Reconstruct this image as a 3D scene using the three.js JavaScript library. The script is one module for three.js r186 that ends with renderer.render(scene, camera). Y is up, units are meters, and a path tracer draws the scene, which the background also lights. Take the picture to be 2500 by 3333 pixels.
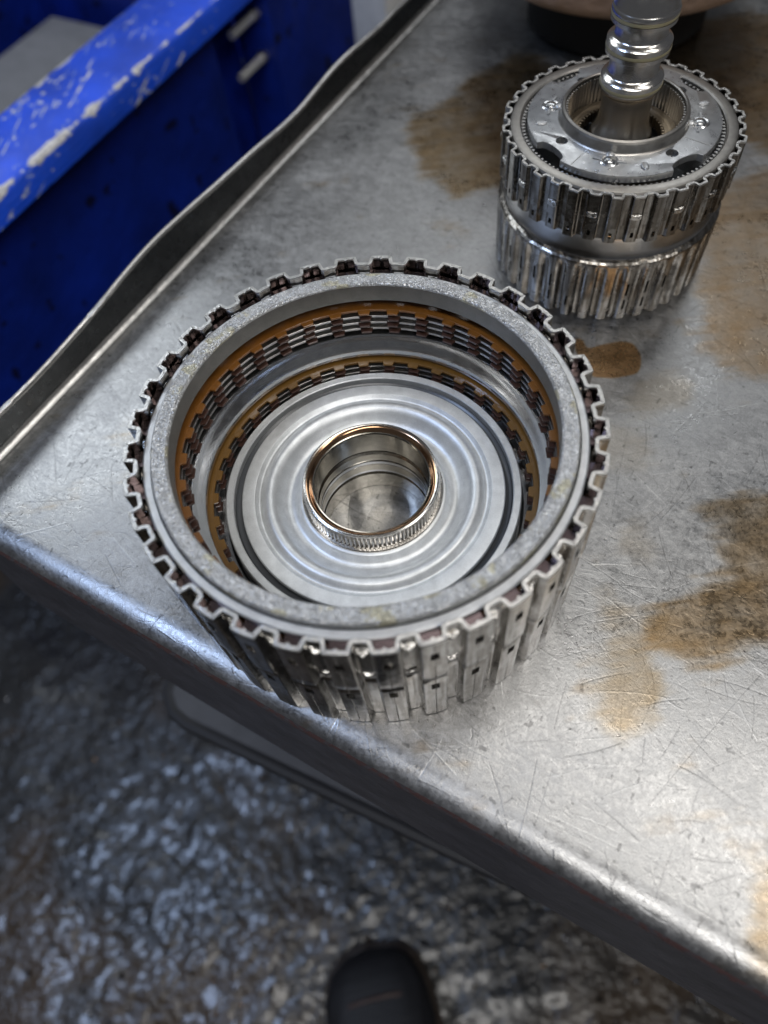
import * as THREE from 'three';
import { toCreasedNormals, mergeGeometries } from 'three/addons/utils/BufferGeometryUtils.js';
import { RectAreaLightUniformsLib } from 'three/addons/lights/RectAreaLightUniformsLib.js';

// ---------------------------------------------------------------- camera, light, exposure
const scene = new THREE.Scene();
const renderer = new THREE.WebGLRenderer({ antialias: true });
renderer.toneMapping = THREE.LinearToneMapping;
renderer.toneMappingExposure = 1.07;
renderer.shadowMap.enabled = true;
RectAreaLightUniformsLib.init();

const camera = new THREE.PerspectiveCamera(68.65, 0.75, 0.02, 40);
{
  const th = 1.03579, roll = -0.14496;
  const f = new THREE.Vector3(0, -Math.sin(th), -Math.cos(th)), r0 = new THREE.Vector3(1, 0, 0), u0 = r0.clone().cross(f);
  const r = r0.clone().multiplyScalar(Math.cos(roll)).addScaledVector(u0, Math.sin(roll));
  const u = r0.clone().multiplyScalar(-Math.sin(roll)).addScaledVector(u0, Math.cos(roll));
  camera.matrixAutoUpdate = true;
  camera.position.set(0.0034, 0.30337, 0.17119);
  camera.quaternion.setFromRotationMatrix(new THREE.Matrix4().makeBasis(r, u, f.clone().negate()));
}
camera.focus = 0.325;
camera.userData.fStop = 5;
scene.background = new THREE.Color().setRGB(0.065, 0.067, 0.073);   // the dim workshop around the bench

// lamps of the workshop: [name, label, position, look-at, width, height, colour, strength]
const LAMPS = [
  ['ceiling_lamp', 'long warm white batten lamp hanging over the front of the bench', [0.14, 1.5, 0.88], [0.08, 0, 0.15], 1.3, 0.24, [1.0, 0.975, 0.94], 11, [0.8, 0, 0.6]],
  ['ceiling_lamp', 'long warm white batten lamp hanging over the middle of the bench', [0.62, 1.5, 0.02], [0.1, 0, 0.05], 1.5, 0.26, [1.0, 0.97, 0.925], 6.4, [0.8, 0, 0.6]],
  ['ceiling_lamp', 'long white batten lamp hanging behind the two drums', [0.62, 1.6, -1.5], [0.15, 0, -0.2], 1.3, 0.3, [0.95, 0.98, 1.0], 2.7],
  ['ceiling_lamp', 'square white panel lamp hanging above the blue bin', [-0.95, 1.5, -1.45], [-0.15, 0, -0.1], 0.8, 0.5, [0.86, 0.93, 1.0], 5],
  ['ceiling_lamp', 'cool white panel lamp hanging over the floor in front of the bench', [-1.05, 1.5, -0.06], [-0.6, -0.75, 0.1], 0.4, 0.25, [0.5, 0.66, 1.0], 28],
];

// ---------------------------------------------------------------- helpers
let seed = 7;
const rnd = () => { seed = (seed * 1664525 + 1013904223) >>> 0; return seed / 4294967296; };
const D = Math.PI / 180;
function hash(x, y, s) { let h = Math.imul(x, 374761393) ^ Math.imul(y, 668265263) ^ Math.imul(s, 1442695041); h = Math.imul(h ^ (h >>> 13), 1274126177); return ((h ^ (h >>> 16)) >>> 0) / 4294967296; }
function vnoise(x, y, s, per) {
  const xi = Math.floor(x), yi = Math.floor(y), fx = x - xi, fy = y - yi, w = (i) => per ? ((i % per) + per) % per : i;
  const sx = fx * fx * (3 - 2 * fx), sy = fy * fy * (3 - 2 * fy);
  const a = hash(w(xi), w(yi), s), b = hash(w(xi + 1), w(yi), s), c = hash(w(xi), w(yi + 1), s), d = hash(w(xi + 1), w(yi + 1), s);
  return a + (b - a) * sx + (c - a) * sy + (a - b - c + d) * sx * sy;
}
function fbm(x, y, s, oct, per) { let v = 0, a = 0.5, t = 0, f = 1; for (let i = 0; i < oct; i++) { v += a * vnoise(x * f, y * f, s + i, per ? per * f : 0); t += a; a *= 0.5; f *= 2; } return v / t; }
const sm = (a, b, x) => { const t = Math.min(1, Math.max(0, (x - a) / (b - a))); return t * t * (3 - 2 * t); };
function dataTex(n, m, fn, srgb) {
  const d = new Uint8Array(n * m * 4);
  for (let j = 0; j < m; j++) for (let i = 0; i < n; i++) {
    const v = fn(i / n, j / m, i, j), o = (j * n + i) * 4;
    if (Array.isArray(v)) { for (let c = 0; c < 3; c++) d[o + c] = Math.max(0, Math.min(255, 255 * v[c])); } else d[o] = d[o + 1] = d[o + 2] = Math.max(0, Math.min(255, 255 * v));
    d[o + 3] = 255;
  }
  const t = new THREE.DataTexture(d, n, m);
  t.wrapS = t.wrapT = THREE.RepeatWrapping; t.magFilter = THREE.LinearFilter; t.minFilter = THREE.LinearMipmapLinearFilter; t.generateMipmaps = true;
  if (srgb) t.colorSpace = THREE.SRGBColorSpace;
  t.needsUpdate = true;
  return t;
}
const rep = (t, metres) => { const c = t.clone(); c.repeat.set(1 / metres, 1 / metres); c.needsUpdate = true; return c; };
const lin = (r, g, b) => new THREE.Color().setRGB(r, g, b);

// box-projected uv in metres; works on non-indexed geometry
function boxUV(g) {
  const p = g.attributes.position, uv = new Float32Array(p.count * 2), a = new THREE.Vector3(), b = new THREE.Vector3(), c = new THREE.Vector3();
  for (let i = 0; i < p.count; i += 3) {
    a.fromBufferAttribute(p, i); b.fromBufferAttribute(p, i + 1).sub(a); c.fromBufferAttribute(p, i + 2).sub(a);
    b.cross(c); const ax = Math.abs(b.x), ay = Math.abs(b.y), az = Math.abs(b.z), k = ay >= ax && ay >= az ? 1 : ax > az ? 0 : 2;
    for (let j = 0; j < 3; j++) {
      a.fromBufferAttribute(p, i + j);
      uv[(i + j) * 2] = k === 0 ? a.z : a.x; uv[(i + j) * 2 + 1] = k === 1 ? a.z : a.y;
    }
  }
  g.setAttribute('uv', new THREE.BufferAttribute(uv, 2));
  return g;
}
function finish(g, crease = 0.6, mm = true) {          // millimetres to metres, creased normals, uv
  for (const k of Object.keys(g.attributes)) if (k !== 'position') g.deleteAttribute(k);
  if (mm) g.scale(0.001, 0.001, 0.001);
  return boxUV(toCreasedNormals(g, crease));
}
const taken = {};
function numbered(n) { const k = taken[n] = (taken[n] ?? -1) + 1; return k ? n + '_' + String(k).padStart(3, '0') : n; }
function part(name, g, m, parent) {
  const o = new THREE.Mesh(g, m); o.name = name; o.castShadow = o.receiveShadow = true; parent.add(o); return o;
}
function thing(name, label, category, pos = [0, 0, 0], turn = 0, group) {
  const o = new THREE.Group(); o.name = numbered(name); o.position.set(...pos); o.rotation.y = turn;
  o.userData = { label, category }; if (group) o.userData.group = group;
  scene.add(o); return o;
}
// surface of revolution about y from [r, y] pairs in millimetres
function ring(pts, seg = 160, crease = 0.5, closed = false) {
  const p = closed ? [...pts, pts[0]] : pts, n = p.length, nor = [];
  for (let i = 0; i < n - 1; i++) { const dr = p[i + 1][0] - p[i][0], dy = p[i + 1][1] - p[i][1], l = Math.hypot(dr, dy) || 1; nor.push([-dy / l, dr / l]); }
  const at = (i, k) => {                                   // normal of segment i at its end k, smoothed with its neighbour where the bend is gentle
    let o = k ? i + 1 : i - 1; if (closed) o = (o + n - 1) % (n - 1);
    const a = nor[i], b = nor[o]; if (!b || Math.acos(Math.max(-1, Math.min(1, a[0] * b[0] + a[1] * b[1]))) > crease) return a;
    const x = a[0] + b[0], y = a[1] + b[1], l = Math.hypot(x, y); return [x / l, y / l];
  };
  const pos = [], nm = [];
  for (let i = 0; i < n - 1; i++) { const n0 = at(i, 0), n1 = at(i, 1); for (let k = 0; k < seg; k++) {
    const a = k / seg * 2 * Math.PI, b = (k + 1) / seg * 2 * Math.PI;
    const V = (q, m, t) => { pos.push(q[0] * Math.cos(t) / 1000, q[1] / 1000, q[0] * Math.sin(t) / 1000); nm.push(m[0] * Math.cos(t), m[1], m[0] * Math.sin(t)); };
    V(p[i], n0, a); V(p[i + 1], n1, b); V(p[i], n0, b); V(p[i], n0, a); V(p[i + 1], n1, a); V(p[i + 1], n1, b);
  } }
  const g = new THREE.BufferGeometry(); g.setAttribute('position', new THREE.Float32BufferAttribute(pos, 3)); g.setAttribute('normal', new THREE.Float32BufferAttribute(nm, 3));
  // keep the winding and the normals on the same side
  const A = new THREE.Vector3(), B = new THREE.Vector3(), C = new THREE.Vector3(), N = new THREE.Vector3(); let vote = 0;
  for (let t = 0; t < Math.min(pos.length / 9, 4000); t++) { A.fromArray(pos, t * 9); B.fromArray(pos, t * 9 + 3).sub(A); C.fromArray(pos, t * 9 + 6).sub(A); N.fromArray(nm, t * 9); vote += Math.sign(B.cross(C).dot(N)); }
  if (vote < 0) for (let t = 0; t < nm.length; t++) nm[t] = -nm[t];
  g.attributes.normal = new THREE.Float32BufferAttribute(nm, 3);
  return boxUV(g);
}
// smooth a profile by Catmull-Rom
function curve(pts, n) { return new THREE.SplineCurve(pts.map((q) => new THREE.Vector2(...q))).getPoints(n).map((v) => [v.x, v.y]); }
function box(w, h, d, x, y, z, r = 0) {
  const g = r ? rounded(w, h, d, r) : new THREE.BoxGeometry(w, h, d);
  g.translate(x, y, z); return finish(g, 0.6, false);
}
function rounded(w, h, d, r) {
  const s = new THREE.Shape(), a = w / 2 - r, b = h / 2 - r;
  s.moveTo(-a - r, -b); s.absarc(-a, -b, r, Math.PI, 1.5 * Math.PI); s.absarc(a, -b, r, -Math.PI / 2, 0); s.absarc(a, b, r, 0, Math.PI / 2); s.absarc(-a, b, r, Math.PI / 2, Math.PI);
  const g = new THREE.ExtrudeGeometry(s, { depth: d - 2 * r, bevelEnabled: true, bevelThickness: r, bevelSize: 0.0001, bevelSegments: 2, curveSegments: 4 });
  g.translate(0, 0, -d / 2 + r); return g;
}
// flat toothed ring (clutch plate): teeth inward and/or outward, in millimetres, base at y0
function toothedPlate({ ri, ro, tipIn = 0, tipOut = 0, n = 36, phase = 0, half = 2.4, taper = 0.35, y0, h, bevel = 0.15 }) {
  const s = new THREE.Shape(), hole = new THREE.Path(), pt = (r, a) => [r * Math.cos(a * D), -r * Math.sin(a * D)], step = 360 / n;
  const loop = (path, r, tip, back) => {
    const q = [];
    for (let k = 0; k < n; k++) {
      const c = phase + k * step;
      if (tip) q.push(pt(r, c - half), pt(tip, c - half + taper), pt(tip, c + half - taper), pt(r, c + half), pt(r, c + (half + step - half) / 2));
      else for (let j = 0; j < 4; j++) q.push(pt(r, c + j * step / 4));
    }
    if (back) q.reverse();
    q.forEach(([x, y], i) => i ? path.lineTo(x, y) : path.moveTo(x, y)); path.closePath();
  };
  loop(s, ro, tipOut, false); loop(hole, ri, tipIn, true); s.holes.push(hole);
  const g = new THREE.ExtrudeGeometry(s, { depth: h - 2 * bevel, bevelEnabled: true, bevelThickness: bevel, bevelSize: bevel, bevelOffset: -bevel, bevelSegments: 1 });
  g.rotateX(-Math.PI / 2); g.translate(0, y0 + bevel, 0);
  return finish(g, 0.5);
}
// stamped shell: closed outline (angle in degrees, radius in mm) carried through levels [y, dr], with a sheet thickness and open cells
function shell({ outline, levels, t, open = () => false, capBottom = true }) {
  const N = outline.length, M = levels.length, pos = [], rMax = Math.max(...outline.map((q) => q[1])), rr_ = (r, j) => rMax - (rMax - r) * (levels[j][2] ?? 1) + levels[j][1];
  const V = (i, j, inner) => {
    i = (i + N) % N; const P = (k) => { const [a, r] = outline[(k + N) % N]; return [rr_(r, j) * Math.cos(a * D), rr_(r, j) * Math.sin(a * D)]; };
    const [x, z] = P(i);
    if (!inner) return [x, levels[j][0], z];
    const [x0, z0] = P(i - 1), [x1, z1] = P(i + 1);
    const e0 = [x - x0, z - z0], e1 = [x1 - x, z1 - z], l0 = Math.hypot(...e0), l1 = Math.hypot(...e1);
    const n0 = [-e0[1] / l0, e0[0] / l0], n1 = [-e1[1] / l1, e1[0] / l1];
    let nx = n0[0] + n1[0], nz = n0[1] + n1[1]; const l = Math.hypot(nx, nz); nx /= l; nz /= l;
    const k = t / Math.max(0.72, nx * n0[0] + nz * n0[1]);
    return [x + nx * k, levels[j][0], z + nz * k];
  };
  const quad = (a, b, c, d) => pos.push(...a, ...b, ...c, ...a, ...c, ...d);
  const isOpen = (i, j) => j < 0 || j >= M - 1 || open((i + N) % N, j);
  for (let i = 0; i < N; i++) for (let j = 0; j < M - 1; j++) {
    if (isOpen(i, j)) continue;
    const o00 = V(i, j), o10 = V(i + 1, j), o01 = V(i, j + 1), o11 = V(i + 1, j + 1), n00 = V(i, j, 1), n10 = V(i + 1, j, 1), n01 = V(i, j + 1, 1), n11 = V(i + 1, j + 1, 1);
    quad(o00, o01, o11, o10); quad(n00, n10, n11, n01);
    if (isOpen(i, j + 1)) quad(o01, n01, n11, o11);
    if (isOpen(i, j - 1)) quad(o00, o10, n10, n00);
    if (isOpen(i - 1, j)) quad(o00, n00, n01, o01);
    if (isOpen(i + 1, j)) quad(o10, o11, n11, n10);
  }
  const g = new THREE.BufferGeometry(); g.setAttribute('position', new THREE.Float32BufferAttribute(pos, 3));
  return finish(g, 0.55);
}
const merge = (list) => mergeGeometries(list.map((g) => { const q = g.index ? g.toNonIndexed() : g; for (const k of Object.keys(q.attributes)) if (!['position', 'normal', 'uv'].includes(k)) q.deleteAttribute(k); return q; }));

// ---------------------------------------------------------------- textures
const tGrain = dataTex(512, 512, (u, v) => 0.5 * fbm(u * 64, v * 64, 11, 3, 64) + 0.5 * vnoise(u * 256, v * 256, 5, 256));
const tBlotch = dataTex(512, 512, (u, v) => fbm(u * 8, v * 8, 21, 5, 8));
const tStreak = dataTex(512, 512, (u, v) => 0.6 * vnoise(u * 180, v * 6, 31, 0) + 0.4 * fbm(u * 24, v * 24, 33, 4, 24));
const tCast = dataTex(512, 512, (u, v) => { const n = vnoise(u * 150, v * 150, 41, 150), m = fbm(u * 40, v * 40, 43, 3, 40); return 0.55 * n * n + 0.45 * m; });
const tSpeck = dataTex(512, 512, (u, v) => { const m = fbm(u * 30, v * 30, 51, 4, 30), k = vnoise(u * 170, v * 170, 53, 170); const w = 0.8 + 0.3 * (m - 0.5) + (k > 0.78 ? 0.24 : 0) - (k < 0.16 ? 0.16 : 0); const y = sm(0.62, 0.72, fbm(u * 7, v * 7, 57, 4, 7)) * 0.5; return [w, w * (1 - 0.06 * y), w * (1 - 0.28 * y)]; }, true);
const tGreyMottle = dataTex(512, 512, (u, v) => { const m = fbm(u * 16, v * 16, 61, 5, 16), k = vnoise(u * 200, v * 200, 63, 200); const w = 0.92 + 0.12 * (m - 0.5) + 0.05 * (k - 0.5); return [w, w, w]; }, true);
const tRough = dataTex(512, 512, (u, v) => 0.72 + 0.5 * (fbm(u * 12, v * 12, 71, 5, 12) - 0.5));

const tOil = dataTex(512, 512, (u, v) => { const a = vnoise(u * 70, v * 5, 401, 0), b = fbm(u * 20, v * 14, 403, 4, 0), k = sm(0.25, 0.75, 0.5 * a + 0.5 * b + 0.15 * (vnoise(u * 200, v * 200, 405) - 0.5)), w = 0.56 + 0.24 * k; return [w, w * (0.965 + 0.035 * k), w * (0.92 + 0.08 * k)]; }, true);
const metal = (c, rough, o = {}) => new THREE.MeshPhysicalMaterial({ color: lin(...c), metalness: 1, roughness: rough, ...o });
const M = {
  shell: metal([0.68, 0.67, 0.65], 0.27, { roughnessMap: rep(tRough, 0.03), map: rep(tOil, 0.06), bumpMap: rep(tBlotch, 0.02), bumpScale: 0.00012 }),
  shellRear: metal([0.56, 0.54, 0.51], 0.33, { roughnessMap: rep(tRough, 0.03), map: rep(tOil, 0.06), bumpMap: rep(tBlotch, 0.02), bumpScale: 0.00012 }),  // sheet steel of the rear drum, a darker tone than the front shell
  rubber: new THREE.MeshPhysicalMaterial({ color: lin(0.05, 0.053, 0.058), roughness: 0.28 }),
  zinc: metal([0.85, 0.85, 0.83], 0.32, { metalness: 0.7 }),
  rimEdge: metal([0.62, 0.61, 0.59], 0.34, { map: rep(tGreyMottle, 0.02), bumpMap: rep(tBlotch, 0.008), bumpScale: 0.0002 }),
  band: metal([0.42, 0.41, 0.4], 0.3, { roughnessMap: rep(tRough, 0.03) }),
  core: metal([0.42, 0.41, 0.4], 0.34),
  stake: metal([0.55, 0.54, 0.52], 0.22, { bumpMap: rep(tBlotch, 0.01), bumpScale: 0.0004 }),
  cast: metal([0.88, 0.89, 0.89], 0.5, { metalness: 0.62, map: rep(tSpeck, 0.05), bumpMap: rep(tCast, 0.04), bumpScale: 0.0009, roughnessMap: rep(tRough, 0.02) }),
  ledge: metal([0.64, 0.65, 0.66], 0.42, { metalness: 0.8, map: rep(tGreyMottle, 0.06), bumpMap: rep(tGrain, 0.03), bumpScale: 0.00005 }),
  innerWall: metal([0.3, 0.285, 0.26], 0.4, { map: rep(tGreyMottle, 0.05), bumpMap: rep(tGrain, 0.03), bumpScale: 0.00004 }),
  steel: metal([0.56, 0.57, 0.58], 0.3, { roughnessMap: rep(tRough, 0.03) }),
  plate: metal([0.76, 0.78, 0.79], 0.43, { map: rep(tGreyMottle, 0.05), bumpMap: rep(tGrain, 0.02), bumpScale: 0.00002, metalness: 0.72 }),
  tabs: metal([0.15, 0.115, 0.12], 0.26, { map: rep(tGreyMottle, 0.03) }),
  amber: new THREE.MeshPhysicalMaterial({ color: lin(0.23, 0.088, 0.012), metalness: 0.1, roughness: 0.42, map: rep(tGreyMottle, 0.03), clearcoat: 0.7, clearcoatRoughness: 0.2, bumpMap: rep(tGrain, 0.012), bumpScale: 0.00006 }),
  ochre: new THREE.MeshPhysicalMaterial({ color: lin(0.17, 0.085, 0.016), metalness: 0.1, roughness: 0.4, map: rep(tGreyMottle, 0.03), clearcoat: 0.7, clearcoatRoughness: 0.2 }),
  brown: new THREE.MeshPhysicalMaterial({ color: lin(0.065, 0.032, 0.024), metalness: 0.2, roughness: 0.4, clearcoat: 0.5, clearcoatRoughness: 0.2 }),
  hub: metal([0.6, 0.575, 0.535], 0.16, { bumpMap: rep(tGrain, 0.02), bumpScale: 0.00002 }),
  hubOil: metal([0.4, 0.25, 0.15], 0.16),
  bore: metal([0.5, 0.47, 0.41], 0.2, { map: rep(tGreyMottle, 0.03), roughnessMap: rep(tRough, 0.02) }),
  shaft: metal([0.66, 0.64, 0.61], 0.27, { roughnessMap: rep(tRough, 0.02), bumpMap: rep(tGrain, 0.02), bumpScale: 0.00002 }),
  seal: new THREE.MeshPhysicalMaterial({ color: lin(0.33, 0.3, 0.19), metalness: 0.4, roughness: 0.3 }),
  carrier: metal([0.5, 0.51, 0.52], 0.44, { metalness: 0.8, map: rep(tGreyMottle, 0.04), roughnessMap: rep(tRough, 0.03) }),
  rimRing: metal([0.46, 0.44, 0.41], 0.36, { map: rep(tGreyMottle, 0.03) }),
  gear: metal([0.5, 0.49, 0.475], 0.33),
  bronze: metal([0.34, 0.27, 0.19], 0.35),
};

// ---------------------------------------------------------------- setting: floor
const FLOOR = -0.75;
{
  const n = 440, g = new THREE.PlaneGeometry(2, 2, n, n); g.rotateX(-Math.PI / 2);
  const p = g.attributes.position, lump = (x, z) => 0.012 * fbm(x * 9, z * 9, 81, 4) + 0.0018 * vnoise(x * 62, z * 62, 85) + 0.0016 * vnoise(x * 135, z * 135, 87);
  for (let i = 0; i < p.count; i++) { const a = p.getX(i), b = p.getZ(i), x = -0.25 + 1.5 * Math.sign(a) * Math.abs(a) ** 1.5, z = 0.1 + 1.5 * Math.sign(b) * Math.abs(b) ** 1.5; p.setXYZ(i, x, lump(x, z), z); }
  g.computeVertexNormals(); const uv = g.attributes.uv; for (let i = 0; i < uv.count; i++) uv.setXY(i, p.getX(i), p.getZ(i));
  const tFloor = dataTex(512, 512, (u, v) => { const a = fbm(u * 10, v * 10, 91, 5, 10), b = sm(0.45, 0.65, fbm(u * 5, v * 5, 95, 4, 5)), k = 0.13 + 0.1 * a; return [k * (1 + 0.4 * b), k * (1 + 0.15 * b), k * (1 - 0.12 * b)]; }, true);
  const o = new THREE.Mesh(g, new THREE.MeshPhysicalMaterial({ color: lin(1, 1, 1), map: rep(tFloor, 0.9), roughness: 0.32, metalness: 0, specularIntensity: 1, clearcoat: 0.4, clearcoatRoughness: 0.15, bumpMap: rep(dataTex(512, 512, (u, v) => 0.5 * fbm(u * 18, v * 18, 97, 3, 18) + 0.5 * vnoise(u * 64, v * 64, 99, 64)), 0.26), bumpScale: 0.002 }));
  o.name = 'floor'; o.position.y = FLOOR - 0.012; o.receiveShadow = true; o.userData.kind = 'structure'; scene.add(o);
  // grit and metal chips trodden into the oily floor
  const gg = new THREE.IcosahedronGeometry(1, 1), cnt = 6000, im = new THREE.InstancedMesh(gg, new THREE.MeshPhysicalMaterial({ color: lin(1, 1, 1), roughness: 0.16, metalness: 0.85 }), cnt), m4 = new THREE.Matrix4(), q = new THREE.Quaternion(), e = new THREE.Euler(), col = new THREE.Color();
  for (let i = 0; i < cnt; i++) {
    const x = -0.85 + 1.25 * rnd(), z = -0.25 + 0.95 * rnd(), s = 0.0008 + 0.0022 * rnd() ** 3;
    e.set(rnd() * 6, rnd() * 6, rnd() * 6); q.setFromEuler(e);
    m4.compose(new THREE.Vector3(x, FLOOR - 0.0115 + lump(x, z), z), q, new THREE.Vector3(s * (0.7 + rnd()), s * 0.6, s * (0.7 + rnd())));
    im.setMatrixAt(i, m4); const k = rnd(); im.setColorAt(i, k < 0.5 ? col.setRGB(0.03, 0.03, 0.033) : k < 0.85 ? col.setRGB(0.3, 0.31, 0.33) : col.setRGB(0.22, 0.14, 0.08));
  }
  im.name = 'floor_grit'; im.userData = { kind: 'stuff', label: 'oily grit and metal chips trodden into the dark floor', category: 'grit' }; im.castShadow = im.receiveShadow = true; scene.add(im);
}

// ---------------------------------------------------------------- workbench (local x along the front edge, -z away along the raised lip)
const bench = thing('workbench', 'scratched bare sheet metal workbench with wavy raised side lip and oil stains', 'workbench', [-0.2134, 0, -0.0421], -36.87 * D);
{
  const LU = 0.46, LV = 0.66, S = 2048;
  // oil stains traced on the bench: [points in mm (x along the front edge, y away from it), strength, red-brown share]
  const stains = [
    [[[230, 243], [236, 243], [239, 237], [244, 243], [252, 250], [259, 252], [266, 246], [269, 235], [259, 226], [249, 222], [241, 227], [234, 236]], 1.0, 1],
    [[[317, 172], [322, 176], [334, 184], [352, 192], [380, 196], [400, 170], [390, 130], [360, 126], [355, 114], [347, 99], [340, 94], [332, 97], [324, 102], [314, 106], [318, 112], [324, 117], [332, 134], [340, 148], [338, 160], [327, 163]], 0.85, 0.25],
    [[[352, 150], [372, 160], [390, 150], [385, 128], [362, 128], [352, 138]], 0.7, 0.5],
    [[[314, 86], [319, 91], [329, 93], [336, 87], [337, 75], [333, 60], [324, 53], [318, 55], [316, 68]], 0.62, 0.12],
    [[[285, 119], [299, 111], [308, 106], [318, 106], [325, 100], [321, 92], [312, 95], [303, 101]], 0.5, 0.15],
    [[[250, 372], [290, 428], [360, 420], [370, 300], [330, 262], [312, 253], [300, 258], [290, 280], [272, 320]], 0.7, 0.45],
    [[[76, 445], [84, 469], [98, 479], [125, 470], [180, 450], [200, 420], [170, 350], [138, 340], [132, 331], [118, 318], [90, 335], [64, 363], [56, 374], [69, 402], [71, 426]], 0.9, 0.2],
    [[[150, 540], [179, 560], [246, 595], [300, 560], [300, 430], [255, 440], [215, 470], [180, 500]], 0.9, 0.35],
    [[[388, 34], [386, 44], [400, 60], [420, 20], [398, 5], [390, 10], [388, 22]], 0.7, 0.15],
    [[[262, 180], [285, 172], [296, 182], [290, 196], [270, 200]], 0.22, 0.1], [[[268, 210], [292, 215], [300, 236], [285, 250], [272, 232]], 0.3, 0.1],
    [[[286, 140], [300, 130], [312, 136], [306, 150], [294, 152]], 0.25, 0.1],
  ];
  // a mask drawn from the outlines, then its edges broken up with noise
  const cvs = document.createElement('canvas'); cvs.width = cvs.height = 1024; const cx = cvs.getContext('2d');
  const mask = new Float32Array(1024 * 1024), red = new Float32Array(1024 * 1024);
  for (const [pts, k, r] of stains) {
    cx.fillStyle = '#000'; cx.fillRect(0, 0, 1024, 1024); cx.fillStyle = '#fff'; cx.beginPath();
    pts.forEach(([x, y], i) => { const X = x / 1000 / LU * 1024, Y = y / 1000 / LV * 1024; i ? cx.lineTo(X, Y) : cx.moveTo(X, Y); }); cx.closePath(); cx.fill();
    const d = cx.getImageData(0, 0, 1024, 1024).data;
    let a = new Float32Array(1024 * 1024), b = new Float32Array(1024 * 1024); for (let i = 0; i < a.length; i++) a[i] = d[i * 4] / 255;
    const rad = k > 0.95 ? 4 : 13;
    for (let pass = 0; pass < 2; pass++) {               // box blur, both ways, twice
      for (let y = 0; y < 1024; y++) { let s = 0; for (let x = -rad; x < 1024; x++) { if (x + rad < 1024) s += a[y * 1024 + x + rad]; if (x - rad - 1 >= 0) s -= a[y * 1024 + x - rad - 1]; if (x >= 0) b[y * 1024 + x] = s / (2 * rad + 1); } }
      for (let x = 0; x < 1024; x++) { let s = 0; for (let y = -rad; y < 1024; y++) { if (y + rad < 1024) s += b[(y + rad) * 1024 + x]; if (y - rad - 1 >= 0) s -= b[(y - rad - 1) * 1024 + x]; if (y >= 0) a[y * 1024 + x] = s / (2 * rad + 1); } }
    }
    for (let i = 0; i < a.length; i++) { const x = i % 1024, y = (i / 1024) | 0, n = fbm(x / 34, y / 24, 101, 5), st = fbm((x + y * 0.4) / 60, (y - x * 0.5) / 7, 109, 4); const w = k > 0.95 ? sm(0.3, 0.55, a[i] + 0.25 * (n - 0.5)) * (0.8 + 0.3 * n) : k * sm(0.12, 0.85, a[i] + 0.9 * (n - 0.5) + 0.5 * (st - 0.5)) * (0.35 + 0.7 * fbm(x / 20, y / 20, 107, 4) + 0.45 * st); if (w > mask[i]) { mask[i] = w; red[i] = r; } }
  }
  // scratches and dings
  const c2 = document.createElement('canvas'); c2.width = c2.height = S; const g2 = c2.getContext('2d');
  g2.fillStyle = 'rgb(128,128,128)'; g2.fillRect(0, 0, S, S); g2.lineCap = 'round';
  const sx = S / LU / 1000, sy = S / LV / 1000;          // texels per mm
  const stroke = (x, y, len, ang, w, tone, al, bend) => {
    const X = x * sx, Y = y * sy, ex = X + len * Math.cos(ang) * sx, ey = Y + len * Math.sin(ang) * sy, mx = (X + ex) / 2 + bend * len * sy * Math.sin(ang), my = (Y + ey) / 2 - bend * len * sx * Math.cos(ang);
    g2.strokeStyle = `rgba(${tone},${tone},${tone},${al})`; g2.lineWidth = w; g2.beginPath(); g2.moveTo(X, Y); g2.quadraticCurveTo(mx, my, ex, ey); g2.stroke();
  };
  const rr = (a, b) => a + (b - a) * rnd();
  for (let i = 0; i < 42000; i++) stroke(rr(-5, 465), rr(-5, 665), rr(1, 9), rnd() < 0.6 ? rr(-0.7, 0.5) : rr(0, Math.PI), rr(0.6, 1.2), rnd() < 0.5 ? 30 : 225, rr(0.1, 0.45), rr(-0.15, 0.15));
  for (let i = 0; i < 2600; i++) stroke(rr(-5, 465), rr(-5, 665), rr(8, 30), rr(-0.5, 0.9) + (rnd() < 0.4 ? Math.PI / 2 : 0), rr(0.8, 1.7), rnd() < 0.7 ? 20 : 235, rr(0.2, 0.65), rr(-0.08, 0.08));
  for (let i = 0; i < 110; i++) stroke(rr(60, 465), rr(-5, 500), rr(18, 90), rr(0, Math.PI), rr(0.6, 1.2), rnd() < 0.6 ? 10 : 245, rr(0.2, 0.6), rr(-0.03, 0.03));
  for (let i = 0; i < 700; i++) { const a = rr(0, Math.PI); stroke(rr(0, 460), rr(0, 660), rr(0.8, 3.5), a, rr(1.4, 2.8), 0, rr(0.25, 0.7), rr(-0.4, 0.4)); }
  const sc = g2.getImageData(0, 0, S, S).data;
  const N = S * S, colr = new Uint8Array(N * 4), rough = new Uint8Array(N * 4), bump = new Uint8Array(N * 4);
  for (let j = 0; j < S; j++) for (let i = 0; i < S; i++) {
    const o = (j * S + i) * 4, m = mask[(j >> 1) * 1024 + (i >> 1)], r = red[(j >> 1) * 1024 + (i >> 1)], s = sc[o] / 255;
    const X = i / sx, Y = j / sy;                          // mm on the bench
    const b1 = fbm(X / 30, Y / 30, 111, 4), b2 = vnoise(X / 1.1, Y / 1.1, 121), b3 = fbm(X / 5, Y / 3, 131, 3);
    let w = 0.6 + 0.1 * (b1 - 0.5) + 0.05 * (b2 - 0.5) + 0.1 * (b3 - 0.5) + 0.3 * (s - 0.5) + 0.08 * (hash(i, j, 17) - 0.5);
    const spot = vnoise(X / 2.3, Y / 2.3, 141) > 0.93 ? 0.12 : 0; w -= spot;
    const br = r > 0.9 ? [0.53, 0.37, 0.19] : [0.455 + 0.03 * r, 0.375 - 0.075 * r, 0.245 - 0.12 * r];      // oil brown, sRGB
    const k = Math.min(1, m) * 0.72;
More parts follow.
